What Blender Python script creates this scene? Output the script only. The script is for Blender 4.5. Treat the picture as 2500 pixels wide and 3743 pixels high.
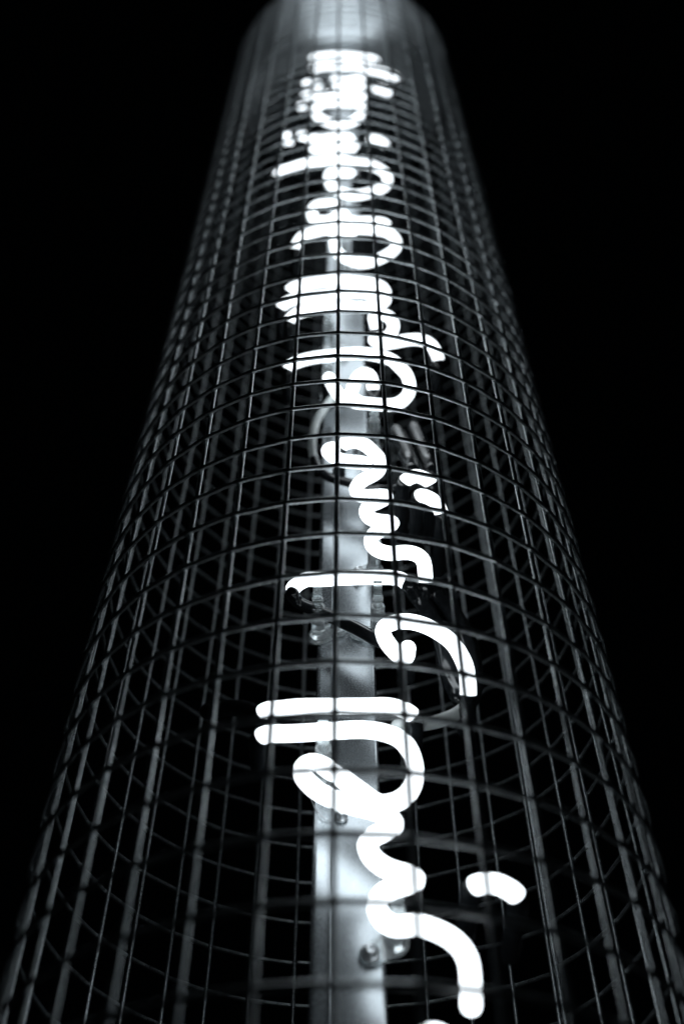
import bpy, bmesh, math, random
from mathutils import Vector, Matrix

random.seed(7)
scene = bpy.context.scene
for o in list(bpy.data.objects):
    bpy.data.objects.remove(o)

# ---------------------------------------------------------------- scale
R = 0.17                    # radius of the wire cage in metres
CAM_H = 0.95                # camera height above the foot of the cage, metres

def W(x, y, h):
    """cage units (radius 1, height measured from the camera) -> metres"""
    return Vector((x * R, y * R, h * R + CAM_H))

# ---------------------------------------------------------------- camera
PITCH, ROLL, YAW, DIST = 0.8803, 0.0011, -0.0035, 3.157
cam = bpy.data.cameras.new('camera')
cam_o = bpy.data.objects.new('camera', cam)
scene.collection.objects.link(cam_o)
cam.sensor_fit = 'VERTICAL'
cam.sensor_height = 36.0
cam.lens = 36.44
cam.clip_start = 0.01
cam.clip_end = 200
xr = Vector((math.cos(YAW), -math.sin(YAW), 0))
fy = Vector((math.sin(YAW), math.cos(YAW), 0))
up = Vector((0, 0, 1)) * math.cos(PITCH) - fy * math.sin(PITCH)
fwd = fy * math.cos(PITCH) + Vector((0, 0, 1)) * math.sin(PITCH)
right = xr * math.cos(ROLL) - up * math.sin(ROLL)
upv = xr * math.sin(ROLL) + up * math.cos(ROLL)
mw = Matrix((right, upv, -fwd)).transposed().to_4x4()
mw.translation = W(0, -DIST, 0)
cam_o.matrix_world = mw
cam.dof.use_dof = True
cam.dof.focus_distance = 3.93 * R
cam.dof.aperture_fstop = 3.4
cam.dof.aperture_blades = 0
scene.camera = cam_o

# ---------------------------------------------------------------- world: night, the only light is the neon
world = bpy.data.worlds.new('World')
scene.world = world
world.use_nodes = True
world.node_tree.nodes['Background'].inputs['Color'].default_value = (0.006, 0.009, 0.012, 1)
world.node_tree.nodes['Background'].inputs['Strength'].default_value = 0.02

scene.view_settings.view_transform = 'Standard'
scene.view_settings.look = 'None'
scene.view_settings.exposure = 0.0
scene.view_settings.gamma = 1.0
scene.view_settings.use_curve_mapping = False
scene.cycles.use_denoising = True
scene.cycles.max_bounces = 8
scene.cycles.transmission_bounces = 8
scene.cycles.sample_clamp_indirect = 6.0
scene.cycles.caustics_refractive = True
scene.cycles.caustics_reflective = True

NEON_STRENGTH = 3.0

# ---------------------------------------------------------------- materials
def new_mat(name):
    m = bpy.data.materials.new(name)
    m.use_nodes = True
    nt = m.node_tree
    return m, nt, nt.nodes['Principled BSDF']

def noise(nt, scale, detail=4, stretch=None, rough=0.6):
    tc = nt.nodes.new('ShaderNodeTexCoord')
    mp = nt.nodes.new('ShaderNodeMapping')
    if stretch:
        mp.inputs['Scale'].default_value = stretch
    n = nt.nodes.new('ShaderNodeTexNoise')
    n.inputs['Scale'].default_value = scale
    n.inputs['Detail'].default_value = detail
    n.inputs['Roughness'].default_value = rough
    nt.links.new(tc.outputs['Object'], mp.inputs['Vector'])
    nt.links.new(mp.outputs['Vector'], n.inputs['Vector'])
    return n

def ramp(nt, src, a, b, lo=0.3, hi=0.7):
    r = nt.nodes.new('ShaderNodeValToRGB')
    r.color_ramp.elements[0].position = lo
    r.color_ramp.elements[1].position = hi
    r.color_ramp.elements[0].color = a if len(a) == 4 else (*a, 1)
    r.color_ramp.elements[1].color = b if len(b) == 4 else (*b, 1)
    nt.links.new(src, r.inputs['Fac'])
    return r.outputs['Color']

def bump(nt, bs, src, strength, dist):
    b = nt.nodes.new('ShaderNodeBump')
    b.inputs['Strength'].default_value = strength
    b.inputs['Distance'].default_value = dist
    nt.links.new(src, b.inputs['Height'])
    nt.links.new(b.outputs['Normal'], bs.inputs['Normal'])

# galvanised wire
M_WIRE, nt, bs = new_mat('galvanised_wire')
n = noise(nt, 260, 5)
nt.links.new(ramp(nt, n.outputs['Fac'], (0.34, 0.37, 0.385), (0.64, 0.68, 0.695)), bs.inputs['Base Color'])
n2 = noise(nt, 900, 3)
nt.links.new(ramp(nt, n2.outputs['Fac'], (0.24,) * 3, (0.38,) * 3), bs.inputs['Roughness'])
bs.inputs['Metallic'].default_value = 0.9
bump(nt, bs, n2.outputs['Fac'], 0.12, 0.0006)

# anodised aluminium post
M_POST, nt, bs = new_mat('brushed_aluminium')
n = noise(nt, 22, 5, (2.5, 2.5, 0.35))
nt.links.new(ramp(nt, n.outputs['Fac'], (0.36, 0.388, 0.408), (0.42, 0.45, 0.47)), bs.inputs['Base Color'])
n2 = noise(nt, 1400, 3)
nt.links.new(ramp(nt, n2.outputs['Fac'], (0.24,) * 3, (0.29,) * 3), bs.inputs['Roughness'])
bs.inputs['Metallic'].default_value = 0.9
bump(nt, bs, n2.outputs['Fac'], 0.05, 0.0003)

# painted cap
M_CAP, nt, bs = new_mat('grey_painted_cap')
n = noise(nt, 30, 4)
nt.links.new(ramp(nt, n.outputs['Fac'], (0.50, 0.535, 0.56), (0.56, 0.595, 0.615)), bs.inputs['Base Color'])
bs.inputs['Roughness'].default_value = 0.28
bs.inputs['Metallic'].default_value = 1.0

# glowing neon glass
M_NEON, nt, bs = new_mat('glowing_neon_glass')
bs.inputs['Base Color'].default_value = (0.9, 0.92, 0.93, 1)
bs.inputs['Roughness'].default_value = 0.25
bs.inputs['Emission Color'].default_value = (0.865, 0.945, 1.0, 1)
bs.inputs['Emission Strength'].default_value = NEON_STRENGTH

# blacked-out glass
M_BLACK, nt, bs = new_mat('black_painted_glass')
n = noise(nt, 120, 4)
nt.links.new(ramp(nt, n.outputs['Fac'], (0.006, 0.007, 0.008), (0.014, 0.016, 0.018)), bs.inputs['Base Color'])
nt.links.new(ramp(nt, n.outputs['Fac'], (0.07,) * 3, (0.22,) * 3), bs.inputs['Roughness'])
bump(nt, bs, n.outputs['Fac'], 0.18, 0.0008)

# clear plastic
M_CLEAR, nt, bs = new_mat('clear_plastic')
bs.inputs['Base Color'].default_value = (0.90, 0.95, 0.96, 1)
bs.inputs['Roughness'].default_value = 0.06
bs.inputs['IOR'].default_value = 1.46
bs.inputs['Transmission Weight'].default_value = 0.78

# milky silicone sleeve
M_SLEEVE, nt, bs = new_mat('milky_silicone')
bs.inputs['Base Color'].default_value = (0.75, 0.79, 0.78, 1)
bs.inputs['Roughness'].default_value = 0.3
bs.inputs['Transmission Weight'].default_value = 0.35
bs.inputs['IOR'].default_value = 1.4

M_SCREW, nt, bs = new_mat('polished_steel')
bs.inputs['Base Color'].default_value = (0.82, 0.85, 0.87, 1)
bs.inputs['Metallic'].default_value = 0.85
bs.inputs['Roughness'].default_value = 0.3

# ---------------------------------------------------------------- helpers
col = scene.collection

def link_mesh(name, bm, mat, parent=None, smooth=True):
    me = bpy.data.meshes.new(name)
    bm.to_mesh(me)
    bm.free()
    if smooth:
        for f in me.polygons:
            f.use_smooth = True
    me.materials.append(mat)
    o = bpy.data.objects.new(name, me)
    col.objects.link(o)
    if parent:
        o.parent = parent
        o.matrix_parent_inverse = parent.matrix_world.inverted()
    return o

def thing(name, label, cat, loc, group=None):
    o = bpy.data.objects.new(name, None)
    col.objects.link(o)
    o.empty_display_size = 0.02
    o.location = loc
    o.matrix_world = Matrix.Translation(loc)
    o['label'] = label
    o['category'] = cat
    if group:
        o['group'] = group
    return o

def tag(o, label, cat, group=None):
    o['label'] = label
    o['category'] = cat
    if group:
        o['group'] = group
    return o

def smooth_path(P, step):
    """centripetal-like Catmull-Rom through 3-D points"""
    P = [Vector(p) for p in P]
    if len(P) < 3:
        P = [P[0], (P[0] + P[-1]) / 2, P[-1]]
    Q = [2 * P[0] - P[1]] + P + [2 * P[-1] - P[-2]]
    out = []
    for i in range(1, len(Q) - 2):
        a, b, c, d = Q[i - 1:i + 3]
        n = max(2, int((c - b).length / step))
        for k in range(n):
            t = k / n
            out.append(0.5 * (2 * b + (c - a) * t + (2 * a - 5 * b + 4 * c - d) * t * t + (3 * b - a - 3 * c + d) * t ** 3))
    out.append(Q[-2])
    return out

def sweep(bm, path, rad, sides=12, caps=True, closed=False, hemi=True):
    """round tube along a path; rad is a number or a list"""
    n = len(path)
    rr = rad if isinstance(rad, (list, tuple)) else [rad] * n
    tang = []
    for i in range(n):
        a = path[(i - 1) % n] if (closed or i > 0) else path[i]
        b = path[(i + 1) % n] if (closed or i < n - 1) else path[i]
        t = (b - a)
        tang.append(t.normalized() if t.length > 1e-9 else Vector((0, 0, 1)))
    nv = tang[0].orthogonal().normalized()
    rings = []
    pts = list(zip(path, tang, rr))
    if caps and hemi and not closed:
        pre = [] if hemi == 'end' else [(path[0] - tang[0] * rr[0] * s, tang[0], rr[0] * c) for s, c in ((0.97, 0.24), (0.75, 0.66), (0.4, 0.92))]
        post = [(path[-1] + tang[-1] * rr[-1] * s, tang[-1], rr[-1] * c) for s, c in ((0.4, 0.92), (0.75, 0.66), (0.97, 0.24))]
        pts = pre + pts + post
    for p, t, r in pts:
        nv = (nv - t * nv.dot(t))
        nv = nv.normalized() if nv.length > 1e-9 else t.orthogonal().normalized()
        bn = t.cross(nv)
        rings.append([bm.verts.new(p + (nv * math.cos(a) + bn * math.sin(a)) * r)
                      for a in [2 * math.pi * k / sides for k in range(sides)]])
    m = len(rings)
    for i in range(m if closed else m - 1):
        A, B = rings[i], rings[(i + 1) % m]
        for k in range(sides):
            bm.faces.new((A[k], A[(k + 1) % sides], B[(k + 1) % sides], B[k]))
    if caps and not closed:
        bm.faces.new(list(reversed(rings[0])))
        bm.faces.new(rings[-1])
    return bm

def tube(name, path, rad, mat, parent=None, sides=12, caps=True, closed=False, hemi=True):
    return link_mesh(name, sweep(bmesh.new(), path, rad, sides, caps, closed, hemi), mat, parent)

def lathe(bm, base, axis, prof, sides=20, side_ref=None):
    """profile [(radius, distance along axis)] turned about axis at base"""
    axis = axis.normalized()
    u = axis.orthogonal().normalized()
    v = axis.cross(u)
    rings = []
    for r, d in prof:
        rings.append([bm.verts.new(base + axis * d + (u * math.cos(a) + v * math.sin(a)) * max(r, 1e-5))
                      for a in [2 * math.pi * k / sides for k in range(sides)]])
    for A, B in zip(rings, rings[1:]):
        for k in range(sides):
            bm.faces.new((A[k], A[(k + 1) % sides], B[(k + 1) % sides], B[k]))
    bm.faces.new(list(reversed(rings[0])))
    bm.faces.new(rings[-1])
    return bm

# ---------------------------------------------------------------- wire cage
WIRE_R = 0.0084           # cage units
FRONT0, DTH = -0.0203, 0.1778
thetas = []
for n_ in range(-5, 10):
    jit = {0: -0.005, -2: 0.004, 2: 0.004, 5: -0.004}.get(n_, random.uniform(-.002, .002))
    thetas.append(FRONT0 + n_ * DTH + jit)
for k in range(1, 7):
    thetas.append(FRONT0 - 5 * DTH - k * 0.1866)
thetas += [-2.0287 - j * 0.1797 for j in range(1, 7)]
thetas += [2.997, 2.816, 2.638, 2.454, 2.268, 2.240, 2.066, 1.894, 1.736]

H_BOT, H_TOP = -CAM_H / R, 10.05
RING0, RING_D = 2.8458, 0.1805

def lerp_table(tab, x):
    for (a, va), (b, vb) in zip(tab, tab[1:]):
        if x <= b:
            return va + (vb - va) * (x - a) / (b - a)
    return tab[-1][1]

# the mesh was rolled up and closed with a seam at 2.25 rad, where it sags a little
SAG = [(2.254 - 2 * math.pi - .1, -.29), (2.27 - 2 * math.pi, -.29), (2.454 - 2 * math.pi, -.2), (2.638 - 2 * math.pi, -.1),
       (-2.9, -.086), (-2.0, -.08), (-1.0, 0.0), (0.9, 0.02), (1.5, -.12), (2.06, -.23), (2.24, -.24), (2.4, -.24)]

cage = thing('wire_cage', 'tall cylinder of welded galvanised wire mesh enclosing the neon sign', 'wire cage', W(0, 0, H_BOT))

for th in thetas:
    ph = random.random() * 6.28
    path = []
    nseg = 60
    bx, by = random.uniform(-.004, .004), random.uniform(-.004, .004)
    for i in range(nseg + 1):
        h = H_BOT + (H_TOP - H_BOT) * i / nseg
        e = math.sin(h * 0.9 + ph) * 0.0035
        rr_ = 1.0 + math.sin(h * 1.3 + ph * 2) * 0.002
        t = th + e + bx * 0.3
        path.append(W(math.sin(t) * rr_, -math.cos(t) * rr_, h))
    tube('upright_wire', path, WIRE_R * R, M_WIRE, cage, sides=8, hemi=False)

k0 = math.ceil((H_BOT - RING0) / RING_D) + 1
k1 = math.floor((H_TOP - RING0) / RING_D)
T0, T1 = 2.232 - 2 * math.pi, 2.276        # runs once round and overlaps itself at the seam
weld = sorted(((t - T0) % (2 * math.pi)) + T0 for t in thetas)
weld.append(weld[0] + 2 * math.pi if weld[0] + 2 * math.pi < T1 else T1 - 0.004)
stations = [(T0, 1.0)]
for a, b in zip([T0] + weld, weld + [T1]):
    if b - a > 0.06:
        for f in (0.33, 0.67):
            stations.append((a + (b - a) * f, 1.0))
    if b < T1:
        if b - a > 0.03:
            stations.append((b - 0.011, 1.02))
        stations.append((b, 1.26))
        stations.append((b + 0.011, 1.02))
stations.append((T1, 1.0))
stations.sort()
for k in range(k0, k1 + 1):
    path, rads = [], []
    ph = random.random() * 6.28
    dz = random.uniform(-.004, .004)
    kink = 0.0
    for i, (t, fat) in enumerate(stations):
        if fat > 1.1:
            kink = random.uniform(-.0028, .0028)
        rr_ = 1.0 + WIRE_R * 1.7 + 0.0016 * math.sin(3 * t + ph) + (0 if fat > 1.01 else -0.002 + random.uniform(-.0015, .0015))
        if i < 2 or i > len(stations) - 3:
            rr_ += 0.005
        h = RING0 + (k + lerp_table(SAG, t)) * RING_D + dz + 0.002 * math.sin(5 * t + ph) + kink
        path.append(W(math.sin(t) * rr_, -math.cos(t) * rr_, h))
        rads.append(WIRE_R * R * (fat if fat < 1.1 else fat + random.uniform(-.08, .1)))
    tube('ring_wire', path, rads, M_WIRE, cage, sides=8, hemi=False)

# ---------------------------------------------------------------- cap on top of the cage
bm = bmesh.new()
lathe(bm, W(0, 0, H_TOP + 0.005), Vector((0, 0, 1)),
      [(0.0001 * R, 0), (0.96 * R, 0), (0.975 * R, 0.002), (0.98 * R, 0.006), (0.98 * R, 0.012), (0.0001 * R, 0.014)], 96)
cap = link_mesh('cap', bm, M_CAP, None, smooth=False)
tag(cap, 'pale round metal cap closing the top of the wire cage', 'cap')

# ---------------------------------------------------------------- post
PX, PW, PFRONT = 0.0047, 0.2290, -0.135

def box_profile(bm, x0, x1, y0, y1, z0, z1, r, seg=4):
    prof = []
    for cx, cy, a0 in ((x1 - r, y1 - r, 0), (x0 + r, y1 - r, 90), (x0 + r, y0 + r, 180), (x1 - r, y0 + r, 270)):
        for s in range(seg + 1):
            a = math.radians(a0 + 90 * s / seg)
            prof.append((cx + r * math.cos(a), cy + r * math.sin(a)))
    A = [bm.verts.new((x, y, z0)) for x, y in prof]
    B = [bm.verts.new((x, y, z1)) for x, y in prof]
    n = len(prof)
    for i in range(n):
        bm.faces.new((A[i], A[(i + 1) % n], B[(i + 1) % n], B[i]))
    bm.faces.new(list(reversed(A)))
    bm.faces.new(B)

post = thing('mounting_post', 'square brushed aluminium post running up the middle behind the neon', 'post', W(0, 0, H_BOT))
bm = bmesh.new()
box_profile(bm, (PX - PW / 2) * R, (PX + PW / 2) * R, PFRONT * R, (PFRONT + PW) * R, CAM_H + H_BOT * R, CAM_H + H_TOP * R, 0.012 * R)
link_mesh('post_profile', bm, M_POST, post, smooth=False)
# raised lip along the left edge of the front face
bm = bmesh.new()
box_profile(bm, (PX - PW / 2 + 0.012) * R, (PX - PW / 2 + 0.062) * R, (PFRONT - 0.006) * R, (PFRONT + 0.004) * R,
            CAM_H + H_BOT * R, CAM_H + (H_TOP - .01) * R, 0.0035 * R, 3)
link_mesh('edge_strip', bm, M_POST, post, smooth=False)

# ---------------------------------------------------------------- neon tubes
SIGN_Y = -0.40
TUBE_R = 0.0292
STROKES = [
    ('long looping neon character, lowest full one, with stem, bowl loop and drooping right end', 1, 0,
     '-0.242,2.182 -0.215,2.185 -0.166,2.189 -0.028,2.195 0.057,2.199 0.114,2.195 0.158,2.179 0.195,2.145 0.217,2.096 0.223,2.038 0.214,1.978 0.189,1.935 0.151,1.912 0.106,1.906 0.057,1.946 0.015,1.986 -0.028,2.018 -0.067,2.049 -0.099,2.068 -0.127,2.068 -0.144,2.049 -0.141,2.021 -0.117,1.986 -0.081,1.954 -0.027,1.922 0.022,1.902 0.079,1.888 0.124,1.875 0.151,1.853 0.157,1.831 0.135,1.816 0.096,1.806 0.068,1.787 0.059,1.761 0.073,1.728 0.114,1.691 0.162,1.670 0.195,1.663 0.213,1.652 0.201,1.637 0.160,1.632 0.119,1.619 0.092,1.593 0.087,1.558 0.100,1.525 0.127,1.502 0.154,1.499 0.179,1.510 0.206,1.512 0.248,1.497 0.293,1.470 0.325,1.436 0.337,1.398 0.335,1.348 0.331,1.288'),
    ('short neon dash beside the lowest character, on black painted legs, far right', 2, 2,
     '0.401,1.639 0.427,1.640 0.451,1.634 0.471,1.619'),
    ('neon tube just cut off by the bottom edge of the photo', 1, 1,
     '0.184,1.188 0.207,1.210 0.229,1.214 0.253,1.202 0.276,1.177 0.283,1.133 0.279,1.083'),
    ('straight horizontal neon bar lying just above the stem of the lowest looping character', 1, 1,
     '-0.243,2.288 -0.215,2.290 -0.170,2.293 -0.029,2.298 0.080,2.301 0.129,2.301 0.162,2.295 0.191,2.284'),
    ('straight neon bar clamped by two clear supports in front of the post', 3, 3,
     '-0.167,2.919 -0.153,2.926 -0.136,2.929 -0.086,2.932 -0.032,2.933 0.029,2.937 0.097,2.939 0.151,2.941 0.182,2.941 0.203,2.937'),
    ('neon hook shaped like a C with a curled end, right of the post', 1, 1,
     '0.224,2.550 0.225,2.531 0.216,2.514 0.200,2.514 0.177,2.546 0.150,2.597 0.138,2.634 0.140,2.670 0.160,2.694 0.189,2.703 0.221,2.701 0.266,2.689 0.313,2.667 0.355,2.631 0.390,2.587 0.413,2.536 0.425,2.480 0.428,2.427 0.426,2.393'),
    ('wavy neon tube with three humps crossing the post, above the clamped bar', 1, 1,
     '0.314,2.968 0.315,3.014 0.303,3.058 0.271,3.086 0.227,3.080 0.189,3.067 0.148,3.080 0.115,3.112 0.103,3.156 0.115,3.192 0.148,3.221 0.187,3.248 0.211,3.265 0.193,3.277 0.162,3.274 0.123,3.275 0.094,3.298 0.087,3.343 0.104,3.384 0.140,3.405 0.171,3.415 0.192,3.438 0.172,3.447 0.128,3.441 0.083,3.441 0.054,3.459 0.047,3.488 0.062,3.535 0.099,3.575 0.136,3.598 0.155,3.624 0.165,3.658 0.157,3.705 0.135,3.752 0.108,3.800 0.080,3.837 0.042,3.851 0.021,3.833'),
    ('small neon hook curling left, at the top of the wavy tube', 1, 1,
     '0.069,3.686 0.032,3.690 -0.006,3.692 -0.038,3.706 -0.069,3.741 -0.080,3.781 -0.058,3.789'),
    ('upper of two short neon marks to the right of the wavy tube', 2, 2,
     '0.288,3.576 0.307,3.592 0.332,3.586 0.355,3.559'),
    ('lower of two short neon marks to the right of the wavy tube', 2, 2,
     '0.342,3.434 0.362,3.428 0.381,3.406 0.396,3.369'),
    ('large neon loop with long left stem and inner curl, in front of the sharp rings', 1, 1,
     '-0.254,4.511 -0.223,4.546 -0.144,4.573 -0.037,4.596 0.043,4.608 0.113,4.610 0.182,4.587 0.239,4.547 0.286,4.477 0.314,4.388 0.322,4.293 0.305,4.209 0.260,4.155 0.194,4.133 0.114,4.143 0.044,4.166 0.035,4.230 0.048,4.314 0.067,4.390 0.104,4.429 0.135,4.399 0.141,4.332'),
    ('small neon curl left of the inner curl of the large sharp loop', 1, 0,
     '-0.068,4.362 -0.052,4.296 -0.021,4.221 0.024,4.175 0.065,4.166'),
    ('double neon bar bent like a hairpin, uppermost of the stacked bars', 1, 1,
     '-0.274,5.333 -0.189,5.384 -0.036,5.409 0.089,5.404 0.179,5.373 0.229,5.306 0.234,5.234 0.190,5.248 0.088,5.264 -0.036,5.258 -0.186,5.233 -0.280,5.195 -0.316,5.168'),
    ('single neon bar, lowest of the stacked horizontal bars', 1, 0,
     '-0.270,5.002 -0.235,5.046 -0.149,5.082 -0.035,5.099 0.085,5.094 0.166,5.101 0.214,5.142 0.233,5.191'),
    ('neon squiggle stretching far right with a drooping end, below the stacked bars', 1, 1,
     '0.168,4.938 0.160,4.992 0.191,5.032 0.236,5.011 0.263,4.937 0.264,4.859 0.235,4.782 0.189,4.751 0.148,4.758 0.188,4.707 0.245,4.720 0.330,4.756 0.400,4.758 0.454,4.705 0.476,4.607'),
    ('blurred oval neon loop with hooked left stem, above the stacked bars', 1, 1,
     '-0.279,5.907 -0.255,5.981 -0.198,6.049 -0.121,6.090 -0.037,6.103 0.070,6.109 0.184,6.093 0.272,6.051 0.318,5.954 0.320,5.861 0.276,5.757 0.196,5.675 0.111,5.644 0.026,5.676 -0.031,5.773 -0.051,5.878 -0.055,5.985 -0.025,6.054 0.028,6.053'),
    ('small blurred neon curl sitting on top of the oval hooked loop', 1, 1,
     '-0.064,6.476 -0.126,6.505 -0.182,6.462 -0.202,6.357 -0.190,6.254 -0.147,6.217 -0.086,6.238 -0.038,6.311 0.005,6.333 0.011,6.252 0.071,6.211 0.162,6.210 0.240,6.192'),
    ('wide blurred neon loop with the longest left stem, in the upper part', 1, 1,
     '-0.438,7.044 -0.372,7.139 -0.251,7.194 -0.098,7.233 0.057,7.215 0.191,7.164 0.274,7.067 0.305,6.926 0.277,6.775 0.198,6.673 0.081,6.624 -0.017,6.676 -0.079,6.794 -0.101,6.931 -0.077,7.024 0.001,7.007 0.037,6.991'),
    ('blurred wavy neon tube just above the wide long stemmed loop', 1, 1,
     '-0.290,7.727 -0.231,7.681 -0.152,7.641 -0.069,7.688 0.028,7.705 0.060,7.678 0.046,7.571 -0.005,7.502 -0.100,7.494 -0.188,7.487'),
    ('short blurred neon stroke touching the top of the wide long stemmed loop', 0, 1,
     '-0.149,7.367 -0.086,7.349 -0.005,7.399 0.059,7.466 0.075,7.518'),
    ('blurred neon dot, leftmost of the sign, in the upper part', 2, 2,
     '-0.425,7.784 -0.416,7.702 -0.399,7.603'),
    ('blurred neon dash right of the wavy tube in the upper part', 2, 2,
     '0.225,7.675 0.266,7.639 0.302,7.568'),
    ('topmost blurred neon bar under the pale round cap', 1, 1,
     '-0.241,9.674 -0.148,9.717 -0.032,9.731 0.124,9.713 0.224,9.654 0.277,9.589'),
    ('blurred neon bar with right end sweeping down, second from the cap', 1, 1,
     '-0.236,9.408 -0.145,9.444 -0.031,9.455 0.121,9.440 0.233,9.339 0.343,9.252 0.415,9.168 0.449,9.108'),
    ('blurred neon curl with two humps, below the two topmost bars', 1, 1,
     '-0.053,9.069 0.006,8.998 0.080,9.043 0.125,9.125 0.153,9.042 0.166,8.904 0.078,8.883 -0.023,8.896'),
    ('blurred neon ring with bar across it, near the top', 1, 1,
     '-0.282,8.645 -0.208,8.670 -0.066,8.681 0.076,8.666 0.154,8.617 0.145,8.489 0.040,8.480 -0.065,8.492 -0.162,8.462 -0.208,8.329 -0.199,8.168 -0.129,8.030 -0.029,7.962 0.071,8.027 0.127,8.163 0.142,8.303'),
    ('blurred neon dash at right beside the topmost ring', 2, 2,
     '0.290,8.812 0.336,8.785 0.380,8.723'),
    ('upper left one of two touching blurred neon dots left of the two humped curl', 2, 2,
     '-0.301,8.980 -0.284,8.888'),
    ('right one of two touching blurred neon dots left of the two humped curl', 2, 2,
     '-0.212,8.932 -0.226,8.887'),
    ('lone blurred neon dot left of the topmost ring', 2, 2,
     '-0.328,8.402 -0.319,8.340'),
]


BACK = Vector((0, 1, 0))

def bend(p, t, r, ang, n):
    """points of an arc that starts at p along t and turns towards +y"""
    out = []
    for i in range(1, n + 1):
        a = ang * i / n
        out.append(p + t * (r * math.sin(a)) + BACK * (r * (1 - math.cos(a))))
    return out

def neon(label, e0, e1, spec):
    pts = [tuple(map(float, q.split(','))) for q in spec.split()]
    P = [Vector((x, SIGN_Y + random.uniform(-.006, .006), z)) for x, z in pts]
    path = smooth_path(P, 0.012)
    for _ in range(6):
        path = [path[0]] + [(path[i - 1] + 2 * path[i] + path[i + 1]) / 4 for i in range(1, len(path) - 1)] + [path[-1]]
    root = thing('neon_tube', label, 'neon tube', W(*P[0]), 'neon tubes of the sign')
    lit = list(path)
    ends = []
    for which, e in ((0, e0), (1, e1)):
        if not e:                                          # plain rounded end
            continue
        if which == 0:
            p, t = path[0], (path[0] - path[2]).normalized()
        else:
            p, t = path[-1], (path[-1] - path[-3]).normalized()
        r = 0.035 if e == 2 else 0.05
        arc = bend(p, t, r, math.pi / 2, 8)
        ncut = 4
        glow, dark = arc[:ncut], arc[ncut - 1:]
        dark.append(dark[-1] + BACK * (0.16 if e == 2 else 0.07) + Vector((0, 0, -0.004)))
        dark.append(dark[-1] + BACK * (0.12 if e == 2 else 0.05) + Vector((0, 0, -0.012)))
        if which == 0:
            lit = list(reversed(glow)) + lit
        else:
            lit = lit + glow
        if e != 3:
            ends.append(dark)
    to = lambda q: W(q.x, q.y, q.z)
    bm = sweep(bmesh.new(), [to(q) for q in lit], TUBE_R * R, 14)
    last = -9
    for i in range(3, len(lit) - 3):                      # round off the tight hairpins
        a, b = (lit[i] - lit[i - 2]), (lit[i + 2] - lit[i])
        if a.length > 1e-6 and b.length > 1e-6 and a.angle(b) > 0.9 and i - last > 1:
            bmesh.ops.create_icosphere(bm, subdivisions=2, radius=TUBE_R * R, matrix=Matrix.Translation(to(lit[i])))
            last = i
    link_mesh('glowing_glass', bm, M_NEON, root)
    for d in ends:
        tube('painted_end', [to(q) for q in d], TUBE_R * 1.04 * R, M_BLACK, root, sides=14, hemi='end')
    return root

for s in STROKES:
    neon(*s)

# ---------------------------------------------------------------- black painted crossovers, sleeves and cables
def blk(name, label, cat, pts, rad, mat, group=None, step=0.02, sides=12):
    path = [W(q.x, q.y, q.z) for q in smooth_path([Vector(p) for p in pts], step)]
    o = tube(name, path, rad * R, mat, None, sides=sides)
    return tag(o, label, cat, group)


G_BLK = 'blacked-out glass runs behind the letters'
blk('painted_glass_tube', 'black painted glass run linking the clamped bar to the C shaped hook', 'glass tube',
    [(-0.201, -0.375, 2.881), (-0.196, -0.340, 2.889), (-0.175, -0.310, 2.890), (-0.141, -0.300, 2.876), (-0.086, -0.290, 2.856), (-0.039, -0.290, 2.826), (0.045, -0.290, 2.770), (0.110, -0.300, 2.710), (0.174, -0.310, 2.662), (0.213, -0.340, 2.621)], 0.026, M_BLACK, G_BLK)
blk('painted_glass_tube', 'glossy black tube behind the inner side of the C shaped hook', 'glass tube',
    [(0.253, -0.380, 2.922), (0.275, -0.330, 2.926), (0.310, -0.290, 2.898), (0.347, -0.270, 2.827), (0.372, -0.270, 2.712), (0.380, -0.280, 2.571), (0.394, -0.290, 2.479), (0.409, -0.310, 2.413)], 0.037, M_BLACK, G_BLK)
blk('painted_glass_tube', 'glossy black tube behind the outer edge of the C shaped hook', 'glass tube',
    [(0.315, -0.370, 2.943), (0.352, -0.320, 2.945), (0.401, -0.290, 2.888), (0.446, -0.270, 2.803), (0.469, -0.270, 2.689), (0.471, -0.280, 2.571), (0.461, -0.300, 2.470), (0.440, -0.320, 2.397)], 0.036, M_BLACK, G_BLK)
blk('silicone_sleeve', 'milky grey sleeve curving from under the C shaped hook to the bar below', 'sleeve',
    [(0.433, -0.320, 2.389), (0.416, -0.310, 2.362), (0.378, -0.300, 2.339), (0.328, -0.300, 2.316), (0.279, -0.300, 2.303), (0.230, -0.300, 2.296), (0.182, -0.290, 2.302)], 0.024, M_SLEEVE, 'milky sleeves')
blk('silicone_sleeve', 'milky sleeve bowing left of the post beside the small neon hook', 'sleeve',
    [(-0.057, -0.300, 4.351), (-0.104, -0.280, 4.272), (-0.136, -0.260, 4.194), (-0.151, -0.250, 4.082), (-0.149, -0.250, 3.970), (-0.135, -0.260, 3.871)], 0.021, M_SLEEVE, 'milky sleeves')
blk('painted_glass_tube', 'black tube sagging across the post below the small neon hook', 'glass tube',
    [(-0.138, -0.260, 3.892), (-0.117, -0.270, 3.805), (-0.066, -0.280, 3.729), (0.002, -0.280, 3.699), (0.076, -0.280, 3.668), (0.162, -0.270, 3.651), (0.224, -0.260, 3.663), (0.261, -0.250, 3.705)], 0.022, M_BLACK, G_BLK)
blk('electrode_boot', 'inner of two glossy black boots above the pair of short neon marks', 'boot',
    [(0.262, -0.190, 4.215), (0.284, -0.215, 4.06), (0.304, -0.250, 3.881), (0.306, -0.300, 3.74)], 0.040, M_BLACK, 'electrode boots')
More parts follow.
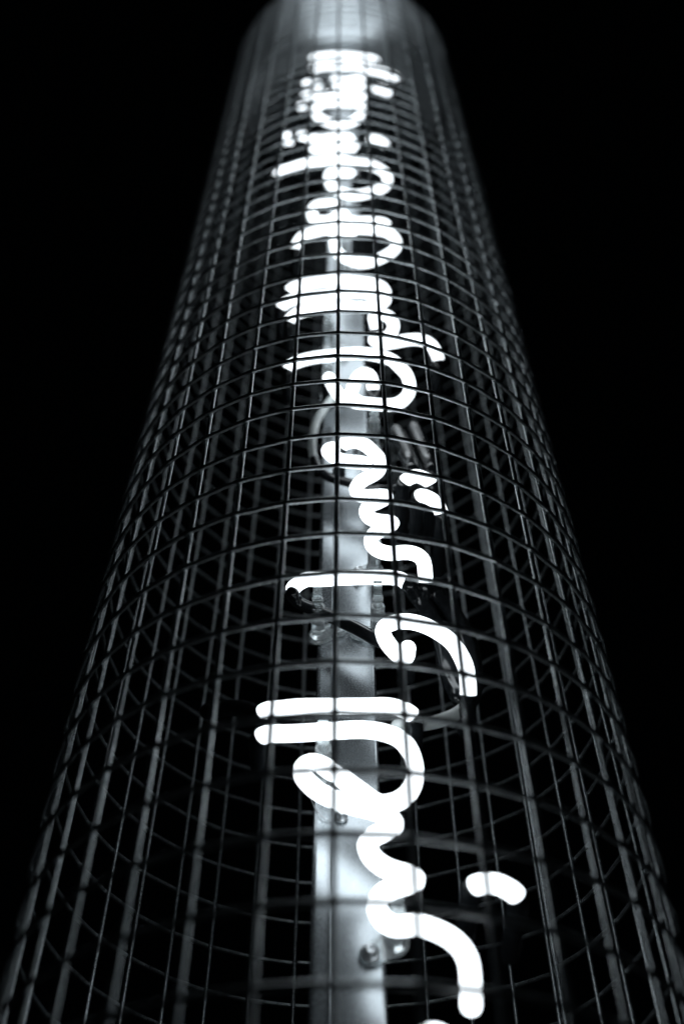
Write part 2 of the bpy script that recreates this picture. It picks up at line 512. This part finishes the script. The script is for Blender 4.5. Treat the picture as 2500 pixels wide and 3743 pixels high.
blk('electrode_boot', 'outer of two glossy black boots above the pair of short neon marks', 'boot',
    [(0.350, -0.190, 4.240), (0.374, -0.215, 4.075), (0.395, -0.250, 3.88), (0.400, -0.300, 3.74)], 0.040, M_BLACK, 'electrode boots')
blk('painted_glass_tube', 'black tube leading left from the end of the bar above the looping character', 'glass tube',
    [(-0.297, -0.360, 2.297), (-0.344, -0.330, 2.346), (-0.406, -0.300, 2.376), (-0.490, -0.250, 2.403)], 0.030, M_BLACK, G_BLK)
blk('tie_wire', 'thin loose wire curling over the post under the looping character', 'wire',
    [(-0.116, -0.140, 2.106), (-0.104, -0.152, 2.069), (-0.079, -0.156, 2.031), (-0.037, -0.142, 2.014)], 0.0016, M_SCREW, None, 0.006, 6)

# ---------------------------------------------------------------- clear tube supports screwed to the post
FACE = PFRONT - 0.0065

def stadium(bm, a, b, ra, rb, y0, y1, seg=10):
    """flat plate round two points (x, z) of the post face, in cage units"""
    d = Vector((b[0] - a[0], b[1] - a[1]))
    ang = math.atan2(d.y, d.x)
    prof = []
    for c, r, s in ((b, rb, -90), (a, ra, 90)):
        for i in range(seg + 1):
            t = ang + math.radians(s + 180 * i / seg)
            prof.append((c[0] + r * math.cos(t), c[1] + r * math.sin(t)))
    e = 0.006
    cx, cz = (a[0] + b[0]) / 2, (a[1] + b[1]) / 2
    def ring(y, k):
        return [bm.verts.new(W(cx + (x - cx) * k, y, cz + (z - cz) * k)) for x, z in prof]
    rings = [ring(y0, 1), ring(y1 + e, 1), ring(y1, 0.93)]
    n = len(prof)
    for A, B in zip(rings, rings[1:]):
        for i in range(n):
            bm.faces.new((A[i], B[i], B[(i + 1) % n], A[(i + 1) % n]))
    bm.faces.new(rings[0])
    bm.faces.new(list(reversed(rings[-1])))
    bmesh.ops.recalc_face_normals(bm, faces=bm.faces[:])

def screw(parent, x, z, rad=0.022, y=FACE):
    bm = bmesh.new()
    p = W(x, y, z)
    q = rad * R
    lathe(bm, p, Vector((0, -1, 0)), [(1.35 * q, -0.001 * R), (1.38 * q, 0.006 * R), (1.2 * q, 0.009 * R), (1.0 * q, 0.010 * R), (1.0 * q, 0.016 * R),
                                      (0.9 * q, 0.026 * R), (0.66 * q, 0.033 * R), (0.48 * q, 0.035 * R), (0.42 * q, 0.024 * R), (0.01 * q, 0.022 * R)], 24)
    return link_mesh('screw', bm, M_SCREW, parent)

def support(label, x, z, sx, sz, tip=SIGN_Y, angle=0.0):
    root = thing('tube_support', label, 'tube support', W(x, FACE, z), 'clear supports holding the neon tubes')
    bm = bmesh.new()
    stadium(bm, (x, z), (sx, sz), 0.043, 0.036, FACE, FACE - 0.016)
    link_mesh('base_plate', bm, M_CLEAR, root, smooth=False)
    ax = Vector((0, -1, 0))
    length = (FACE - 0.017) - (tip + TUBE_R)
    bm = bmesh.new()
    r = 0.028
    L = length * 0.74
    prof = [(r * 1.25, 0.0005), (r * 1.2, 0.008), (r * 1.02, 0.016), (r, 0.02), (r, L * 0.72), (r * 1.03, L * 0.725), (r * 1.03, L * 0.74), (r, L * 0.745), (r, L - 0.004), (r * 0.93, L), (r * 0.6, L), (r * 0.58, L * 0.45)]
    lathe(bm, W(x, FACE - 0.0165, z), ax, [(a * R, b * R) for a, b in prof], 20)
    colm = link_mesh('column', bm, M_CLEAR, root)
    bm = bmesh.new()
    thr = []
    q = r * 0.5
    y = L * 0.47
    while y < length - 0.034:
        thr += [(q, y), (q * 1.06, y + 0.006), (q, y + 0.012)]
        y += 0.016
    thr += [(q * 1.5, length - 0.03), (q * 1.6, length - 0.018), (q * 1.1, length - 0.014)]
    lathe(bm, W(x, FACE - 0.0165, z), ax, [(a * R, b * R) for a, b in thr], 16)
    link_mesh('pin', bm, M_CLEAR, root)
    # cup that cradles the glass, and the wire that ties it down
    bm = bmesh.new()
    ca, sa = math.cos(angle), math.sin(angle)
    w = 0.034
    inner, outer = TUBE_R * 1.05, TUBE_R * 1.05 + 0.010
    sec = []
    for i in range(13):
        a = math.radians(-105 + 210 * i / 12)
        sec.append((math.cos(a), math.sin(a)))
    rows = []
    for rad in (inner, outer):
        for s in (-w / 2, w / 2):
            row = []
            for c, t in sec:
                along, cross, depth = s, rad * t, rad * c
                row.append(bm.verts.new(W(x + along * ca - cross * sa, tip + depth, z + along * sa + cross * ca)))
            rows.append(row)
    i0, i1, o0, o1 = rows
    for i in range(12):
        bm.faces.new((i0[i], i0[i + 1], i1[i + 1], i1[i]))
        bm.faces.new((o0[i], o1[i], o1[i + 1], o0[i + 1]))
        bm.faces.new((i0[i], o0[i], o0[i + 1], i0[i + 1]))
        bm.faces.new((i1[i], i1[i + 1], o1[i + 1], o1[i]))
    for i in (0, 12):
        bm.faces.new((i0[i], i1[i], o1[i], o0[i]))
    bmesh.ops.recalc_face_normals(bm, faces=bm.faces[:])
    link_mesh('cup', bm, M_CLEAR, root, smooth=False)
    screw(root, sx, sz, 0.021, FACE - 0.016)
    return root

support('clear plastic support under the left half of the clamped bar', -0.104, 2.868, -0.028, 2.905)
support('clear plastic support under the right half of the clamped bar', 0.128, 2.868, 0.054, 2.885)
support('clear plastic support under the stem of the lowest looping character', -0.074, 2.191, -0.005, 2.16)
support('clear plastic support right of the post below the large sharp loop', 0.145, 4.139, 0.075, 4.10)
support('clear plastic support with a polished screw near the bottom of the post', 0.150, 1.590, 0.073, 1.553)
support('clear plastic support behind the left stem of the large sharp loop', -0.085, 4.60, -0.02, 4.56)
support('clear plastic support behind the stacked horizontal bars', -0.083, 5.096, 0.0, 5.04)
support('blurred clear support behind the oval hooked loop', 0.009, 6.10, 0.06, 6.05)
support('blurred clear support behind the wide long stemmed loop', -0.10, 7.22, -0.02, 7.18)
support('blurred clear support behind the topmost neon ring', 0.10, 8.70, 0.03, 8.66)
support('clear plastic support behind the wavy tube in the middle', 0.125, 3.251, 0.06, 3.22)
post_screw = screw(post, -0.014, 2.036, 0.016)
